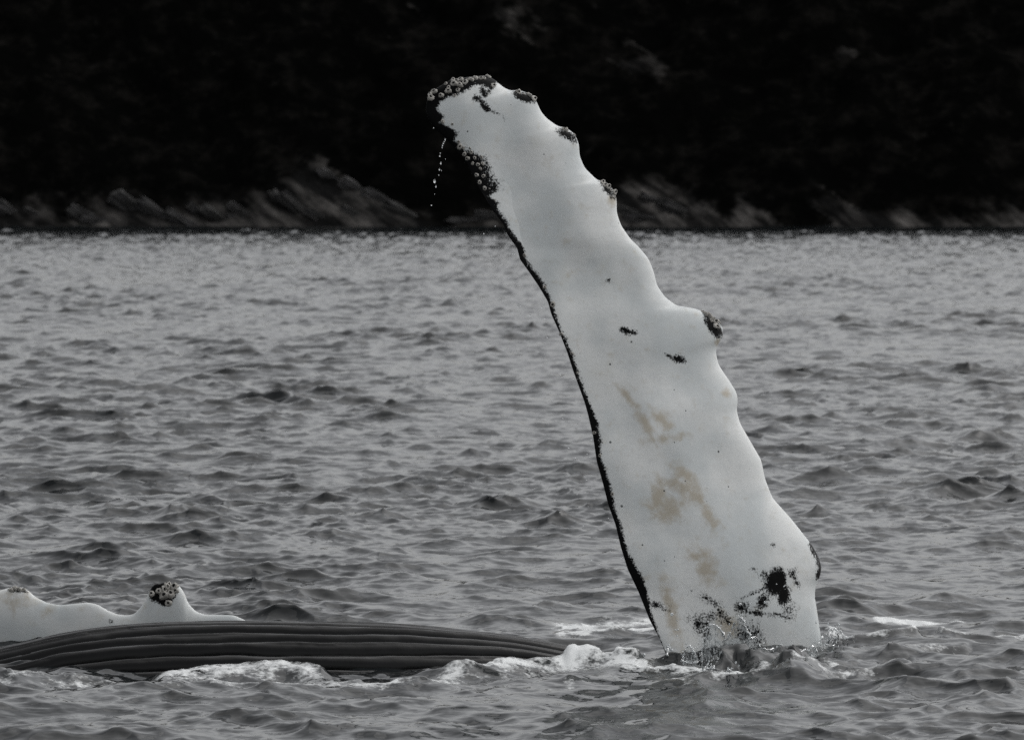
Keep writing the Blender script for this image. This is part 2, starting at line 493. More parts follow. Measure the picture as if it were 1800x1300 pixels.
rock = 0.22 * sstep(1400, 1500, rpx) * sstep(365, 385, rpy) + np.clip((rpy - np.interp(rpx, RL[:, 0], RL[:, 1])) / 45.0, -1, 1) * 0.55 + 0.42 + 0.9 * (slab - 0.5) + 0.8 * (fbm(HX / 4 + 4, hz / 2.5, 3, 19) - 0.5)
me = mesh_from('hillside', np.stack([HX, hy, hz], -1).reshape(-1, 3), grid_faces(*HX.shape))
set_attr(me, 'rock', rock)
hill = obj('hillside', me, M_HILL, kind='structure', label='black wooded hillside above the far shore')

def rock_mesh(seed):
    bm = bmesh.new()
    bmesh.ops.create_cube(bm, size=2.0)
    bmesh.ops.subdivide_edges(bm, edges=bm.edges[:], cuts=5, use_grid_fill=True)
    for v in bm.verts:
        c = v.co
        d = Vector((c.x, c.y * 1.0, c.z))
        k = max(abs(c.x), abs(c.y), abs(c.z))
        sph = c.normalized() * 1.15
        c2 = c.lerp(sph, 0.38)
        nx = float(fbm(np.array([c.x * 1.3 + seed * 7.1]), np.array([c.y * 1.3 + c.z * 2.7]), 3, seed))
        nz = float(fbm(np.array([c.x * 1.9 - seed * 3.1 + c.y]), np.array([c.z * 2.2 + 5]), 3, seed + 40))
        v.co = c2 * (0.78 + 0.5 * nx) + Vector((0.25 * (nz - .5), 0.2 * (nx - .5), 0.5 * (nz - 0.5)))
    me = bpy.data.meshes.new('rock'); bm.to_mesh(me); bm.free()
    me.materials.append(M_ROCK)
    return me
ROCKS = [rock_mesh(i + 1) for i in range(6)]
def place_rock(i, cx, cy, ln, th, ang):
    """centre in the photo, length and thickness in photo pixels, dip in degrees"""
    Y = 480.0 + max(0, 395 - cy) * 0.05
    P_ = at(cx, cy, Y)
    sc = Y / F
    o = obj('rock', ROCKS[i % 6], None, hill)
    o.location = P_
    o.rotation_euler = (math.radians(rng.uniform(-12, 12)), math.radians(ang), math.radians(rng.uniform(-15, 15)))
    o.scale = (ln * sc * 0.55, max(th * sc * 1.2, 1.0), th * sc * 0.7)
for i, a in enumerate([
    (30, 385, 80, 20, 30), (85, 392, 80, 16, 26), (150, 388, 70, 20, 30), (185, 396, 80, 12, 10), (240, 372, 90, 24, 37),
    (285, 386, 90, 18, 38), (325, 394, 70, 14, 30), (355, 380, 50, 12, 38), (390, 390, 80, 14, 35), (430, 380, 60, 12, 34), (440, 396, 80, 10, 20),
    (500, 364, 60, 14, 50), (530, 380, 90, 16, 44), (570, 394, 70, 14, 30), (590, 322, 70, 14, 38), (640, 346, 80, 16, 35),
    (680, 366, 90, 20, 32), (730, 388, 100, 18, 28), (650, 392, 100, 16, 22), (780, 397, 110, 10, 12), (830, 395, 90, 12, 8), (880, 390, 80, 16, 12),
    (1105, 380, 60, 20, 14), (1165, 366, 80, 16, 22), (1210, 382, 100, 16, 24), (1150, 392, 100, 14, 8), (1250, 394, 90, 10, 12),
    (1335, 366, 60, 14, 32), (1385, 386, 90, 14, 30), (1420, 397, 90, 9, 14), (1460, 392, 60, 12, 10), (1530, 392, 80, 12, 6),
    (1600, 390, 50, 16, -6), (1650, 394, 80, 10, 8), (1720, 395, 90, 8, 5), (1790, 394, 70, 9, 4), (1850, 392, 80, 12, 10), (-40, 390, 100, 16, 20)]):
    place_rock(i, *a)

# ------------------------------------------------------------------ whale
ORIGIN = np.array([1.0, 44.2, 0.0])

LEFT = np.array([  # trailing edge of the raised flipper, from the blunt tip down to the sea
 (800,138.5),(790,141),(782.5,146),(767.5,155),(754,164),(751,175),(748.7,187.5),(749,200),(755,213),(764,226),(775,236),(787,247),(797,258),
 (810,275),(822,290),(832,310),(842,330),(855,350),(868,372),(885,394),(893,414),(909,436),(914,456),(930,478),(947,503),(963,530),
 (969,552),(983,583),(997,619),(1008,653),(1019,683),(1028,708),(1034,730),(1042.5,767),(1049,811),(1060,850),(1069,886),(1082,922),
 (1091,960),(1103,999),(1122,1039),(1142,1089),(1158,1119),(1172,1153),(1190,1200),(1205,1260),(1215,1330)])
RIGHT = np.array([  # leading edge with its knobs
 (800,138.5),(812,137),(835,134.5),(852,132.5),(865,137),(875,145),(885,154),(898,160),(909,158),(925,162),(939,170),(944,180),(950,195),(960,207.5),(980,222),
 (995,224.5),(1010,235),(1017.5,252.5),(1019,275),(1027.5,295),(1050,317),(1064,318),(1079,334),(1084,350),(1084,374),(1092,397),(1109,421),
 (1120,431),(1139,453),(1148.5,475),(1155,502),(1169,522),(1189,537),(1219,541.5),(1234,546),(1260,560),(1271,577),(1271,592),(1261,606),
 (1258,618),(1263,641),(1282,669),(1295,690),(1297,702),(1295,722),(1301,744),(1319,775),(1338,808),(1345,842),(1358,875),(1388,908),(1408,933),
 (1427,957),(1439,978),(1444,997),(1442,1011),(1434,1028),(1432,1046),(1437,1078),(1443,1119),(1447,1140),(1455,1200),(1460,1260),(1462,1330)])
ANCH = [((800,138.5),(800,138.5)),((751,175),(865,137)),((755,213),(925,162)),((787,247),(960,207.5)),((822,290),(1017.5,252.5)),((868,372),(1079,334)),((893,414),(1109,421)),
        ((963,530),(1169,522)),((1019,683),(1258,618)),((1049,811),(1319,775)),((1091,960),(1427,957)),((1172,1153),(1447,1140)),((1215,1330),(1462,1330))]

def smooth_curve(pts, n_per=14, passes=14):
    pts = np.asarray(pts, float)
    seg = np.hypot(*np.diff(pts, axis=0).T); s = np.r_[0, np.cumsum(seg)]
    n = int(s[-1] / 1.2)
    t = np.linspace(0, s[-1], n)
    c = np.stack([np.interp(t, s, pts[:, 0]), np.interp(t, s, pts[:, 1])], -1)
    for _ in range(passes):
        c[1:-1] = 0.25 * c[:-2] + 0.5 * c[1:-1] + 0.25 * c[2:]
    return c, t

def edge_by_anchor(curve, t, anchors, which, N):
    """resample so that the anchor points of both edges share a row"""
    idx = []
    for a in anchors:
        d = np.hypot(*(curve - np.array(a[which])).T); idx.append(int(d.argmin()))
    return t[idx]

def naca(x):
    x = np.clip(x, 0, 1)
    return 5 * (0.2969 * np.sqrt(x) - 0.126 * x - 0.3516 * x ** 2 + 0.2843 * x ** 3 - 0.1015 * x ** 4)

def flipper_sections(Lc, Rc, nf, nb, depth_fn, tmax, te=0.010, wob=0.0, seed=0, lead_pow=1.0):
    """Lc trailing edge, Rc leading edge (N x 2 photo px); closed sections front then back.  returns V (N, nf+nb, 3), pixel coordinates"""
    N = len(Lc)
    cf = 0.5 - 0.5 * np.cos(np.linspace(0, np.pi, nf))          # trailing 0 -> leading 1
    cb = 0.5 - 0.5 * np.cos(np.linspace(np.pi, 0, nb + 2))[1:-1]
    c = np.r_[cf, cb]; side = np.r_[np.full(nf, -1.0), np.full(nb, 1.0)]
    side[0] = 0; side[nf - 1] = 0
    PX = Lc[:, None, :] * (1 - c)[None, :, None] + Rc[:, None, :] * c[None, :, None]
    Yc = depth_fn(PX[..., 0], PX[..., 1])
    chord = np.hypot(*(Rc - Lc).T)[:, None] / F * 45.0
    th = naca(1 - c)[None, :] * tmax * chord + te * np.minimum(1, chord / 0.15) * np.sqrt(np.clip(4 * c * (1 - c), 0, 1))[None, :]
    und = 0
    if wob:
        und = wob * (fbm(PX[..., 0] / 130, PX[..., 1] / 170, 2, seed) - 0.5) * np.clip(4 * c * (1 - c), 0, 1)[None, :] ** 0.5 * np.minimum(1, chord / 0.5)
    Y = Yc + side[None, :] * (th + und)
    V = at(PX[..., 0], PX[..., 1], Yc)
    V[..., 1] = Y
    return V, PX, c, side

def closed_tube(V):
    """rings (N, M, 3) closed around, capped at both ends with a centre vertex"""
    N, M, _ = V.shape
    verts = V.reshape(-1, 3)
    quads = grid_faces(N, M, True)
    a, b = len(verts), len(verts) + 1
    verts = np.vstack([verts, V[0].mean(0), V[-1].mean(0)])
    i = np.arange(M); j = (i + 1) % M
    t0 = np.stack([np.full(M, a), j, i], -1)
    t1 = np.stack([np.full(M, b), (N - 1) * M + i, (N - 1) * M + j], -1)
    return verts, quads, np.vstack([t0, t1])

lc, lt = smooth_curve(LEFT, passes=10)
rc, rt = smooth_curve(RIGHT, passes=30)
la = edge_by_anchor(lc, lt, ANCH, 0, 0); ra = edge_by_anchor(rc, rt, ANCH, 1, 0)
la[0] = ra[0] = 0; la[-1] = lt[-1]; ra[-1] = rt[-1]
NR = 640
base = np.r_[0, np.cumsum(0.5 * (np.diff(la) + np.diff(ra)))]
tt = np.linspace(0, base[-1], NR + 1)[1:]
tt = np.r_[np.array([0.15, 0.4, 0.7]) * tt[0], tt]
from_l = np.interp(tt, base, la); from_r = np.interp(tt, base, ra)
# soften the kinks of the row correspondence
for arr in (from_l, from_r):
    for _ in range(60): arr[12:-1] = 0.25 * arr[11:-2] + 0.5 * arr[12:-1] + 0.25 * arr[13:]
ev = lambda cv, t_, s: np.stack([np.interp(s, t_, cv[:, 0]), np.interp(s, t_, cv[:, 1])], -1)
Lr, Rr = ev(lc, lt, from_l), ev(rc, rt, from_r)
# the flipper leans a little away towards its tip and is turned slightly, leading edge further off
flip_depth = lambda x, y: 44.95 + 0.0019 * (x - 1300 - (y - 1140) * 0.45) + 0.00022 * (1140 - y)
NF, NB = 150, 60
VF, PXF, CF, SF = flipper_sections(Lr, Rr, NF, NB, flip_depth, 0.165, te=0.012, wob=0.12, seed=3)
# broad swellings that run in from the knobs
Pf = PXF.reshape(-1, 2)

WB = np.array([(130,30),(165,26),(187,22),(205,14),(215,14),(232,24),(246,10),(262,12),(275,30),(290,32),(305,28),(320,30),(332,26),(345,8),(357,16),(368,8),(400,8),(417,10),(445,12),(470,9),(497,11),
               (530,6),(560,6),(580,6),(610,7),(650,9),(690,7),(725,10),(745,15),(772,12),(800,9),(835,11),(870,12),(905,9),(950,10),(985,13),(1010,16),(1040,15),(1070,9),(1100,5),(1130,1),(1200,0)])
dl = poly_dist(Pf, LEFT[3:][::1])
pig = np.interp(Pf[:, 1], WB[:, 0], WB[:, 1]) - dl
pig = np.where((Pf[:, 1] > 258) & (Pf[:, 1] < 338), pig * 0.35 + 0.5, pig)            # speckled cluster
def blob(x, y, a, b, ang=0, k=1.0):
    r = math.radians(ang); dx, dy = Pf[:, 0] - x, Pf[:, 1] - y
    u = (dx * math.cos(r) + dy * math.sin(r)) / a; v = (-dx * math.sin(r) + dy * math.cos(r)) / b
    return (1 - np.hypot(u, v)) * min(a, b) * k
def stroke(pts, w): return w - poly_dist(Pf, pts)
TIP = [(740,120),(872,120),(876,144),(868,154),(862,160),(852,153),(840,150),(832,150),(824,158),(812,164),(800,167),(784,172),(772,176),(769,186),(772,197),(782,206),(770,220),(740,220)]
pig = np.maximum(pig, sdf(Pf, TIP))
for b in ((923,172,22,9,25),(998,238,20,8,30),(1068,331,22,8,50),(1254,572,26,12,58),(1441,986,30,7,72),(1438,968,16,6,60),
          (1104,581,13,3.4,10),(1187,630,14,5,18),(1176,625,9,2.6,30),(1071,495,4,3,40),(1358,955,4.5,4,0),(1322,997,3.5,3,0),
          (1362,1020,19,27,10,0.8),(1376,1046,12,21,0,0.8),(1350,1012,14,10,20,0.5),(1391,1004,6,7,0,0.7),(1398,1018,3,10,-25),(1340,1050,10,16,20,0.6),
          (1243,1105,6,20,8,0.8),(1250,1080,8,9,0,0.4),(1302,1066,12,12,-20,0.35),(1330,1075,26,4,8,0.8),(1375,1081,14,3,20),(1385,1070,9,12,0,0.3),
          (1155,1064,20,7,18,0.6),(1243,1052,18,5,25,0.4),(1272,1082,10,8,30,0.3),(1310,1110,12,14,0,0.25),(1230,1095,16,14,0,0.2),(1325,1115,12,18,0,0.25)):
    pig = np.maximum(pig, blob(*b) - 0.6)
for pts, w in (([(1430,957),(1441,976),(1446,997),(1443,1012)],9.0),([(1094,579),(1116,584)],5.0),([(1174,624),(1182,628)],3.5),([(1184,629),(1197,632)],6.0),([(848,158),(851,168)],4.5),([(837,173),(846,178),(850,186),(857,192)],5.5),([(862,196),(874,200),(884,206),(888,212)],0.9),([(845,176),(852,166),(860,160)],2.5),([(1300,1050),(1345,1030)],2.0),([(1360,1075),(1388,1084)],2.4),([(1262,1070),(1280,1092)],2.0)):
    pig = np.maximum(pig, stroke(pts, w))
stain = np.zeros(len(Pf)) - 0.6
for b in ((1110,705,30,5,48),(1130,735,22,8,60),(1160,735,20,10,40),(1168,770,26,7,-10),(1150,775,22,4,60),(1155,868,14,24,15),(1172,890,22,22,0),(1180,850,14,10,30),(1200,862,26,10,40),(1215,845,24,9,45),(1228,875,14,9,20),
          (1247,905,11,28,-25),(1195,825,16,8,50),(1240,990,13,30,-25),(1225,975,16,10,20),(1180,1075,9,50,-15),(1277,690,7,8,0),(1077,352,7,7,0),(1262,602,4,8,0),(1275,1095,18,18,0)):
    r = math.radians(b[4]); dx, dy = Pf[:, 0] - b[0], Pf[:, 1] - b[1]
    u = (dx * math.cos(r) + dy * math.sin(r)) / b[2]; v = (-dx * math.sin(r) + dy * math.cos(r)) / b[3]
    stain = np.maximum(stain, 1.25 - np.hypot(u, v) * 0.85)
vF, qF, tF = closed_tube(VF)
pigF = np.r_[pig, pig[0], pig[-1]]; stF = np.r_[stain, stain[0], stain[-1]]

# the other flipper, lying along the water behind the throat
TOP2 = np.array([(-420,1180),(-330,1130),(-260,1085),(-200,1060),(-150,1066),(-110,1072),(-60,1060),(-25,1042),(0,1037),(14,1033),(28,1029.5),(40,1031),(49,1036),(61,1048),(83,1059),(105,1063),(130,1060.5),(155,1058),(172,1062),(189,1072),(205,1079),(222,1081),(236,1079),(247,1067),
 (257,1052),(263,1036),(270,1026),(292,1023),(313,1026),(324,1041),(331,1060),(344,1074),(361,1080),(389,1080),(411,1080.5),(426,1087),(455,1102),(520,1130),(600,1168),(680,1215)])
tc, tct = smooth_curve(TOP2, passes=26)
s2 = np.linspace(0, tct[-1], 520)
R2 = ev(tc, tct, s2)
bot = 1175 + 75 * np.sin(np.clip((R2[:, 0] + 420) / 1100, 0, 1) * np.pi) ** 0.8
L2 = np.stack([R2[:, 0] + 0, np.maximum(bot, R2[:, 1] + 12)], -1)
for _ in range(40): L2[1:-1] = 0.25 * L2[:-2] + 0.5 * L2[1:-1] + 0.25 * L2[2:]
dep2 = lambda x, y: 45.35 - 0.95 * sstep(420, 640, x)
V2, PX2, C2, S2 = flipper_sections(L2, R2, 90, 40, dep2, 0.16, te=0.01, wob=0.04, seed=9)
Pf = PX2.reshape(-1, 2)
pig2 = np.full(len(Pf), -30.0)
CL = [(262,1040),(266,1028),(272,1020),(316,1020),(314,1032),(310,1044),(303,1056),(297,1064),(290,1064),(280,1060),(272,1056),(264,1050)]
pig2 = np.maximum(pig2, sdf(Pf, CL)); pig2 = np.maximum(pig2, blob(32,1035,14,5,0)); pig2 = np.maximum(pig2, blob(195,1091,3,2,0))
st2 = np.full(len(Pf), -0.6)
for b in ((22,1042,16,8,0),(30,1055,50,16,20),(85,1075,18,18,0)):
    st2 = np.maximum(st2, 0.75 - np.hypot((Pf[:, 0] - b[0]) / b[2], (Pf[:, 1] - b[1]) / b[3]))
v2, q2, t2 = closed_tube(V2)
pig2 = np.r_[pig2, -30, -30]; st2 = np.r_[st2, -.6, -.6]

# trunk and throat: a long roll with the ventral pleats running along it
CT = np.array([  # photo x of a section, photo y of its crest, radius m, distance of its axis m
 (-520,1330,0.55,43.6),(-420,1262,0.95,43.6),(-300,1205,1.25,43.68),(-150,1166,1.4,43.72),(-60,1150,1.45,43.74),(0,1139,1.45,43.75),(40,1130,1.45,43.75),(78,1120,1.45,43.75),(133,1108.5,1.45,43.75),(194,1101,1.45,43.75),(250,1096.5,1.45,43.75),(305,1093.5,1.45,43.75),
 (389,1092,1.45,43.75),(500,1092,1.45,43.75),(594,1093,1.4,43.76),(703,1096.5,1.3,43.78),(811,1105,1.12,43.82),(883,1113,0.98,43.86),(956,1125.5,0.86,43.92),(1021,1139,0.80,44.0),(1100,1160,0.85,44.15),(1220,1196,0.95,44.4),(1340,1225,0.95,44.6),(1460,1262,0.8,44.7),(1560,1310,0.5,44.7),(1600,1350,0.25,44.7)])
NBX, NBA = 430, 420
sx_ = np.linspace(CT[0, 0], CT[-1, 0], NBX)
def ctl(i):
    v = np.interp(sx_, CT[:, 0], CT[:, i])
    for _ in range(40): v[1:-1] = 0.25 * v[:-2] + 0.5 * v[1:-1] + 0.25 * v[2:]
    return v
cy_, cr_, cd_ = ctl(1), ctl(2), ctl(3)
crest = at(sx_, cy_, cd_)
ang = np.concatenate([np.linspace(-1.25, 1.25, 330), np.linspace(1.25, 2 * np.pi - 1.25, NBA - 330 + 2)[1:-1]])   # 0 = up, + towards the camera
A_, X_ = np.meshgrid(ang, np.arange(NBX))
PLEAT = 0.120
wav = 0.022 * (fbm(sx_[X_] / 240.0, A_ * 2.2, 3, 23) - 0.5) * 2 + 0.008 * (fbm(sx_[X_] / 60.0, A_ * 6, 2, 24) - 0.5) * 2
ph = (A_ + 0.022 + wav) / PLEAT
fr = ph - np.floor(ph)
fr_i = hash2(np.floor(ph), np.floor(ph) * 0 + 3, 2)
roll = np.clip(1 - np.abs(2 * fr - 1) ** 2.3, 0, 1) ** 0.66              # rounded back, tight groove
vent = sstep(1.35, 1.05, np.abs(A_))
lump = fbm(sx_[X_] / 30.0, A_ * 14, 3, 71) - 0.5
deep = 0.75 + 0.5 * sstep(0.3, 0.6, fbm(sx_[X_] / 330.0 + np.round(ph) * 5.3, np.round(ph) * 3.1, 2, 29))      # grooves fade in and out
rad = cr_[X_] * (1 + vent * (0.070 * deep * (roll - 0.75) + 0.008 * (fr_i - 0.5)) + 0.004 * lump * vent)
BV = np.stack([crest[X_, 0], cd_[X_] - rad * np.sin(A_), crest[X_, 2] - cr_[X_] * 1.019 + rad * np.cos(A_)], -1)
vB, qB, tB = closed_tube(BV)

def part_mesh(verts, quads, tris, pigment, stn):
    me = bpy.data.meshes.new('piece')
    n4, n3 = len(quads), len(tris)
    me.vertices.add(len(verts)); me.vertices.foreach_set('co', (verts - ORIGIN).astype(np.float32).ravel())
    loops = np.r_[quads.ravel(), tris.ravel()].astype(np.int32)
    me.loops.add(len(loops)); me.loops.foreach_set('vertex_index', loops)
    me.polygons.add(n4 + n3)
    me.polygons.foreach_set('loop_start', np.r_[np.arange(n4) * 4, n4 * 4 + np.arange(n3) * 3].astype(np.int32))
    me.polygons.foreach_set('use_smooth', np.ones(n4 + n3, bool))
    me.update(calc_edges=True); me.validate()
    set_attr(me, 'pigment', pigment); set_attr(me, 'stain', stn)
    bm = bmesh.new(); bm.from_mesh(me); bmesh.ops.recalc_face_normals(bm, faces=bm.faces[:]); bm.to_mesh(me); bm.free()
    return me
mB = part_mesh(vB, qB, tB, np.full(len(vB), 60.0), np.full(len(vB), -0.6))
mF = part_mesh(vF, qF, tF, pigF, stF)
m2 = part_mesh(v2, q2, t2, pig2, st2)
whale = obj('humpback_whale', mB, M_SKIN)
whale.location = ORIGIN
helpers = []
for m in (mF, m2):
    m.materials.append(M_SKIN)
    h = bpy.data.objects.new('limb', m); COL.objects.link(h); h.location = ORIGIN
    md = whale.modifiers.new('join', 'BOOLEAN'); md.operation = 'UNION'; md.object = h; md.solver = 'MANIFOLD'
    helpers.append(h)
bpy.context.view_layer.update()
joined = bpy.data.meshes.new_from_object(whale.evaluated_get(bpy.context.evaluated_depsgraph_get()))
whale.modifiers.clear(); whale.data = joined; joined.name = 'humpback_whale'
for h in helpers: bpy.data.objects.remove(h)
joined.polygons.foreach_set('use_smooth', np.ones(len(joined.polygons), bool))
print('whale', len(joined.vertices), [a.name for a in joined.attributes])
whale['label'] = 'dark humpback whale with pleated throat and long white flipper raised above the sea'
whale['category'] = 'whale'

# barnacles
def barnacle_mesh(seed):
    r = np.random.default_rng(seed)
    n = 14
    prof = [(1.0, 0.0), (0.95, 0.28), (0.78, 0.62), (0.54, 0.80), (0.36, 0.78), (0.28, 0.45), (0.0, 0.40)]
    vs, fs = [], []
    for k, (rr, zz) in enumerate(prof[:-1]):
        for i in range(n):
            a = 2 * math.pi * i / n
            w = (1 + (0.07 if i % 2 else -0.07) * (k < 4) + r.uniform(-.06, .06)) * (1 + 0.14 * math.cos(2 * a + seed) + 0.08 * math.cos(3 * a + 2.1 * seed))
            vs.append((rr * w * math.cos(a), rr * w * math.sin(a), zz * (1 + 0.3 * math.cos(a + seed)) + r.uniform(-.05, .05)))
    vs.append((0, 0, prof[-1][1])); c = len(vs) - 1
    for k in range(len(prof) - 2):
        for i in range(n):
            j = (i + 1) % n
            fs.append((k * n + i, k * n + j, (k + 1) * n + j, (k + 1) * n + i))
    nq = len(fs)
    for i in range(n): fs.append(((len(prof) - 2) * n + i, (len(prof) - 2) * n + (i + 1) % n, c))
    me = bpy.data.meshes.new('barnacle'); me.from_pydata(vs, [], fs)
    me.materials.append(M_BARN); me.materials.append(M_MOUTH)
    for p_ in me.polygons:
        p_.use_smooth = True
        if p_.index >= 4 * n: p_.material_index = 1
    me.update(); return me
BARN = [barnacle_mesh(i) for i in range(7)]

def grid_normals(V):
    du = np.gradient(V, axis=1); dv = np.gradient(V, axis=0)
    n = np.cross(du, dv); n /= np.maximum(np.linalg.norm(n, axis=-1, keepdims=True), 1e-9)
    return n
NFg = grid_normals(VF); NFg = np.where((NFg[:, NF // 2:NF // 2 + 1, 1:2] > 0), -NFg, NFg)
N2g = grid_normals(V2); N2g = np.where((N2g[:, 45:46, 1:2] > 0), -N2g, N2g)
def add_barnacle(px_, py_, r_px, surf=0, lean=(0, 0, 0)):
    V_, P_, N_, nf = ((VF, PXF, NFg, NF), (V2, PX2, N2g, 90))[surf]
    d = np.hypot(P_[:, :nf, 0] - px_, P_[:, :nf, 1] - py_)
    i, j = np.unravel_index(d.argmin(), d.shape)
    n = Vector(N_[i, j]) + Vector(lean)
    if n.y > 0.2: n.y = -n.y
    n.normalize()
    o = obj('barnacle', BARN[int(rng.integers(7))], None, whale)
    o.location = V_[i, j] - ORIGIN - np.array(n) * 0.003
    s = r_px * 0.0046 * rng.uniform(0.8, 1.2)
    n = (n + Vector(rng.normal(size=3) * 0.16)).normalized()
    o.rotation_euler = (n.to_track_quat('Z', 'Y') @ Vector((0, 0, 1)).rotation_difference(Vector((0, 0, 1)))).to_euler()
    o.scale = (s * rng.uniform(.92, 1.08), s * rng.uniform(.92, 1.08), s * rng.uniform(0.8, 1.15))
up = (-0.15, -0.45, 0.5)
for X, Y, r in ((230,290,19),(250,245,17),(222,262,14),(300,275,20),(350,245,17),(355,215,16),(390,190,20),(385,163,16),(430,195,20),(435,160,18),(470,180,17),(420,235,15),(515,160,15),(545,150,15),
                (580,150,13),(604,150,13),(635,142,18),(668,205,16),(312,455,12),(335,190,13),(410,165,12),(395,275,11),(490,158,12)):
    add_barnacle(700 + X / 4, 100 + Y / 4, r / 4 * 1.05, 0, up)
for X, Y, r in ((850,250,17),(833,242,12),(920,268,19),(950,292,19),(885,262,9),(1185,515,16),(1163,508,11),(1240,548,9),(1438,882,17),(1452,900,14),(1475,915,16),(1520,957,18),(1516,982,13),(1495,940,11)):
    add_barnacle(700 + X / 4, 100 + Y / 4, r / 4 * 1.05, 0, (0.5, -0.5, 0.35))
for X, Y, r in ((1385,708,12),(1402,728,17),(1430,740,17),(1452,755,13),(1466,775,15),(1490,778,13),(1470,802,19),(1440,768,10)):
    add_barnacle(850 + X / 3.6, 350 + Y / 3.6, r / 3.6 * 1.05, 0, (0.6, -0.5, 0.2))
for X, Y, r in ((338,690,20),(380,755,16),(405,790,17),(330,650,14),(440,740,13),(370,700,12),(470,790,14),(500,850,15),(485,940,16),(520,880,14),(515,1000,16),(560,1055,17),(545,950,14),(425,700,11),
                (455,840,12),(530,780,11),(540,840,12),(640,1160,13),(660,1190,11),(600,1060,9),(190,468,13),(270,490,10)):
    add_barnacle(740 + X / 5, 120 + Y / 5, r / 5 * 1.1, 0, (-0.3, -0.4, 0.1))
for x, y, r in ((971,534,4),(957,505,3),(1004,620,2.6),(986,586,2.6),(922,448,2.8),(1014,655,2.4),(1044,760,3),(1076,868,3),(1054,800,2.5)):
    add_barnacle(x, y, r, 0, (-0.4, -0.3, 0.1))
for X, Y, r in ((555,345,42),(655,305,48),(765,250,52),(735,290,46),(865,250,52),(735,375,54),(830,350,56),(800,225,40),(690,400,34),(880,295,34),(790,465,36),(925,235,26),(745,205,30)):
    add_barnacle(200 + X * 220 / 1800, 1000 + Y * 220 / 1800, r * 220 / 1800 * 1.08, 1, (rng.uniform(-.25, .25), -0.7, 0.35))
for X, Y, r in ((75,200,13),(95,190,15),(122,196,14),(150,200,15)):
    add_barnacle(X / 3.6, 980 + Y / 3.6, r / 3.6 * 1.1, 1, (0, -0.3, 0.8))

# ------------------------------------------------------------------ splash and drops
def ico(sub=1):
    bm = bmesh.new(); bmesh.ops.create_icosphere(bm, subdivisions=sub, radius=1.0)
    v = np.array([v_.co[:] for v_ in bm.verts]); f = np.array([[v_.index for v_ in f_.verts] for f_ in bm.faces]); bm.free()
    return v, f
IV, IF = ico(2)
class Soup:
    def __init__(s): s.v = []; s.f = []; s.n = 0
    def add(s, v, f): s.v.append(v); s.f.append(f + s.n); s.n += len(v)
    def drop(s, c, r, st=(1, 1, 1)):
        s.add(IV * r * np.array(st) * (1 + 0.15 * (rng.random((len(IV), 1)) - .5)) + c, IF)
    def jet(s, pts, rad, flat=0.6):
        """lumpy tapering tongue of water along pts"""
        pts = np.asarray(pts, float); rad = np.asarray(rad, float)
        n = 14; t = np.linspace(0, 1, n); k = np.linspace(0, 1, len(pts))
        c = np.stack([np.interp(t, k, pts[:, a]) for a in range(3)], -1)
        c[1:-1] += rng.normal(size=(n - 2, 3)) * 0.006
        r = np.interp(t, k, rad) * (1 + 0.45 * (rng.random(n) - .5))
        m = 9; a = np.linspace(0, 2 * np.pi, m, endpoint=False)
        ring = np.stack([np.cos(a), flat * np.sin(a), 0 * a], -1)
        V_ = c[:, None, :] + ring[None] * r[:, None, None] * (1 + 0.35 * (rng.random((n, m, 1)) - .5))
        q = grid_faces(n, m, True)
        s.add(V_.reshape(-1, 3), np.vstack([q[:, [0, 1, 2]], q[:, [0, 2, 3]]]))
    def build(s, name, mat, **kw):
        me = mesh_from(name, np.vstack(s.v), np.vstack(s.f))
        return obj(name, me, mat, **kw)

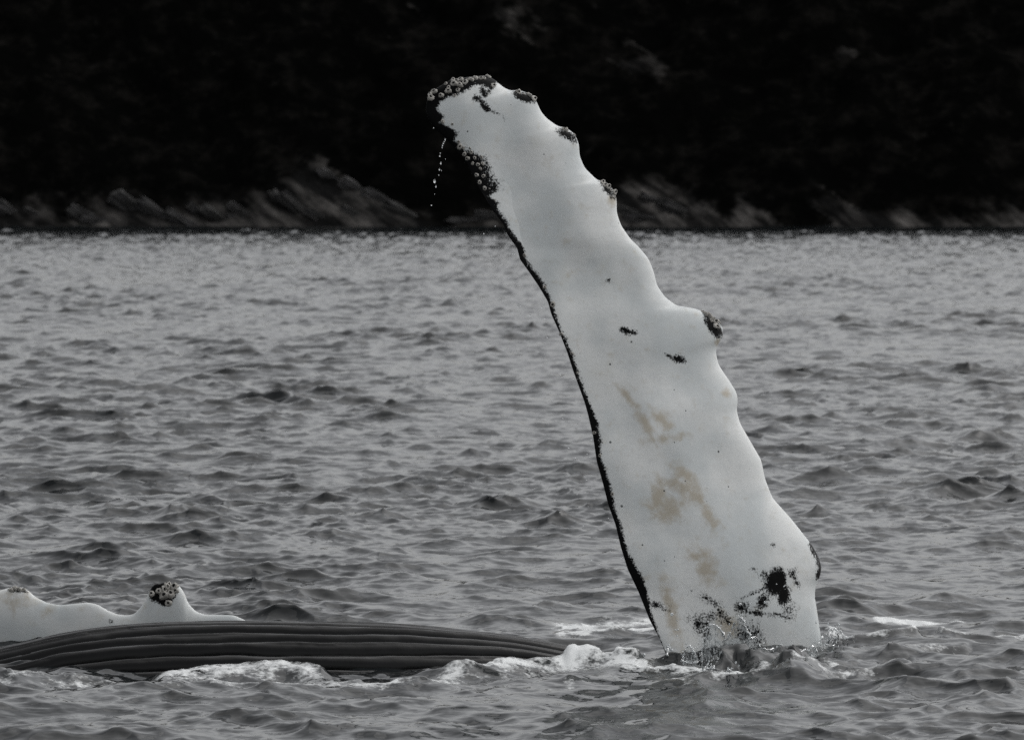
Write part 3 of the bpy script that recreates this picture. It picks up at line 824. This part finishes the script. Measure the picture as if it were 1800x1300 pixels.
sp = Soup()
def P3(x, y, Y): return at(x, y, Y)
front = 44.55
def strand(x0, y0, x1, y1, Y, r, bow):
    """thin thread of thrown water, bowed sideways"""
    k = np.linspace(0, 1, 6)
    xs = x0 + (x1 - x0) * k + bow * np.sin(np.pi * k) + rng.normal(size=6) * 1.2
    ys_ = y0 + (y1 - y0) * k ** 0.85 + rng.normal(size=6) * 1.0
    sp.jet([P3(a, b, Y + 0.03 * i_) for i_, (a, b) in enumerate(zip(xs, ys_))], r * 0.004 * np.linspace(1.5, 0.5, 6), 0.7)
film = Soup()
RIMS = [  # upper edges of the thrown sheets, traced at 4.5 times the photo from (1100, 1030), and the foot they rise from
    ([(605,520),(625,440),(640,370),(655,320),(690,295),(720,310),(760,350),(790,420)], 640, 1.5),
    ([(760,440),(800,420),(830,360),(850,320),(870,270),(900,230),(930,270),(950,310),(965,360),(1000,420)], 560, 1.3),
    ([(930,450),(980,410),(1035,390),(1050,430),(1060,480)], 540, 1.2),
    ([(450,600),(460,520),(495,460),(530,490),(555,540),(570,600)], 640, 1.2),
    ([(600,530),(600,600),(640,650),(690,660),(700,620)], 720, 1.6),
    ([(322,570),(332,520),(334,488)], 600, 1.5),
    ([(780,690),(820,655),(870,660),(890,690)], 720, 1.4),
    ([(1530,450),(1555,385),(1600,350),(1650,330),(1700,360),(1745,410),(1790,430)], 500, 1.4),
    ([(1440,500),(1490,470),(1515,520)], 560, 1.1), ([(1580,450),(1620,485),(1655,455)], 540, 1.0), ([(1380,540),(1400,490),(1440,500)], 560, 1.0),
    ([(640,370),(690,400),(720,450)], 0, 1.0), ([(830,360),(800,420),(775,480)], 0, 1.0), ([(690,298),(672,360),(690,430)], 0, 0.9), ([(900,232),(905,290),(880,350)], 0, 0.9),
    ([(1600,350),(1620,400),(1600,450)], 0, 0.9), ([(1660,335),(1690,390),(1670,450)], 0, 0.9), ([(640,560),(660,610),(620,640)], 0, 1.4), ([(760,480),(800,500),(850,500)], 0, 1.6),
    ([(440,590),(500,605),(580,600)], 0, 1.6), ([(1040,480),(1100,500),(1180,490)], 0, 1.1), ([(1180,480),(1210,450),(1250,480)], 0, 0.9), ([(990,440),(1010,430),(1050,440)], 0, 1.2)]
for pts, foot, rr in RIMS:
    q = np.array(pts, float) / 4.5 + np.array([1100, 1030])
    Y0 = CAM_H / ((max(foot / 4.5 + 1030, q[:, 1].max() + 12) - 321) / F) - rng.uniform(0, 0.1)      # stands on the sea in front of the mound
    sg = np.hypot(*np.diff(q, axis=0).T); sl = np.r_[0, np.cumsum(sg)]
    tt_ = np.linspace(0, sl[-1], max(8, int(sl[-1] / 2.5)))
    c2 = np.stack([np.interp(tt_, sl, q[:, 0]), np.interp(tt_, sl, q[:, 1])], -1)
    for _ in range(4): c2[1:-1] = 0.25 * c2[:-2] + 0.5 * c2[1:-1] + 0.25 * c2[2:]
    c2 += rng.normal(size=c2.shape) * 0.9
    Ys = Y0 + 0.06 * np.sin(np.linspace(0, 5, len(c2)) + rng.uniform(0, 6))
    C3 = at(c2[:, 0], c2[:, 1], Ys)
    m = 8; a = np.linspace(0, 2 * np.pi, m, endpoint=False)
    tg = np.gradient(c2, axis=0); tg /= np.maximum(np.hypot(*tg.T)[:, None], 1e-6)
    nx, nz = tg[:, 1], tg[:, 0]                          # across the thread (picture plane: right, up)
    rad_ = rr * 0.0050 * (0.35 + 1.2 * rng.random(len(c2)) ** 1.5) * np.minimum(1, np.linspace(0.4, 6, len(c2))[::-1])
    ring = np.stack([np.cos(a)[None] * nx[:, None], np.broadcast_to(np.sin(a), (len(c2), m)), np.cos(a)[None] * nz[:, None]], -1)
    V_ = C3[:, None, :] + ring * rad_[:, None, None]
    g = grid_faces(len(c2), m, True)
    hold = np.repeat(vnoise(np.arange(len(c2) - 1) / 3.0, np.full(len(c2) - 1, float(q[0, 0])), 8) > 0.22, m)      # the rim is torn in places
    g = g[hold]
    if len(g): sp.add(V_.reshape(-1, 3), np.vstack([g[:, [0, 1, 2]], g[:, [0, 2, 3]]]))
    for k_ in range(len(c2)):                      # beads shed from the rim
        i_ = rng.integers(len(c2))
        sp.drop(P3(c2[i_, 0] + rng.normal() * 5, c2[i_, 1] + rng.normal() * 6 - 2, Ys[i_] + rng.normal() * .06), 0.0018 + 0.005 * rng.random() ** 2, (1, 1, rng.uniform(.8, 1.7)))
    if foot:
        fy = foot / 4.5 + 1030
        w_ = np.linspace(0, 1, 9)
        fx = q[:, 0].mean() + (c2[:, 0] - q[:, 0].mean()) * 0.8
        S_ = np.stack([at(c2[:, 0] * (1 - k_) + fx * k_, c2[:, 1] * (1 - k_) + max(fy, c2[:, 1].max() + 4) * k_, Ys + 0.05 * math.sin(3 * k_) + rng.normal(size=len(c2)) * .006) for k_ in w_], 0)
        g = grid_faces(*S_.shape[:2])
        film.add(S_.reshape(-1, 3), np.vstack([g[:, [0, 1, 2]], g[:, [0, 2, 3]]]))
for _ in range(70):
    x = rng.choice([rng.normal(1275, 40), rng.normal(1210, 22), rng.normal(1455, 28), rng.uniform(1160, 1480)])
    y = 1150 - abs(rng.normal()) * 30
    sp.drop(P3(x, y, front - rng.uniform(-0.05, 0.4) + (0.45 if x > 1400 else 0)), rng.uniform(0.002, 0.006), (1, 1, rng.uniform(.8, 1.9)))
for x, y, r in ((1181,1079,.012),(1166,1079,.006),(1159,1081,.005),(1191,1106,.008),(1190,1117,.006),(1301,1061,.010),(1345,1058,.010),(1320,1058,.008),(1175,1138,.018),(1181,1142,.010),(1132,1150,.012),(1300,1080,.010),(1365,1026,.004),(1378,1030,.005)):
    sp.drop(P3(x, y, front - 0.7), r)
splash = sp.build('splash', M_SPLASH, kind='stuff', label='splashing water thrown up where the flipper enters the sea')
film.build('water_film', M_FILM, parent=splash)
dr = Soup()
for X, Y, r in ((122,468,1.1),(118,485,.7),(115,503,.7),(112,523,1.2),(238,607,1),(225,610,1),(213,625,.9),(205,645,1),(197,660,1),(190,678,.9),(186,695,1),(170,745,1.3),(166,770,1.3),(175,832,1.3),(163,890,1.4),(180,898,.7),(157,938,1),(120,992,1.9),(132,1038,1.2),(120,1105,.6),(92,1203,1.7),(215,797,.8)):
    dr.drop(P3(740 + X / 5, 120 + Y / 5, 45.0), r * 0.0033 * rng.uniform(.7, 1.25), (1, 1, rng.uniform(1, 3)))
for _ in range(70):
    y = rng.uniform(380, 1040)
    xl = np.interp(y, LEFT[8:, 1], LEFT[8:, 0])
    dr.drop(P3(xl - abs(rng.normal()) * 34 - 2, y, 45 + rng.normal() * .15), rng.uniform(.0015, .0045), (1, 1, 1.5))
dr.build('falling_drops', M_DROP, kind='stuff', label='water drops falling from the tip and edge of the raised flipper')
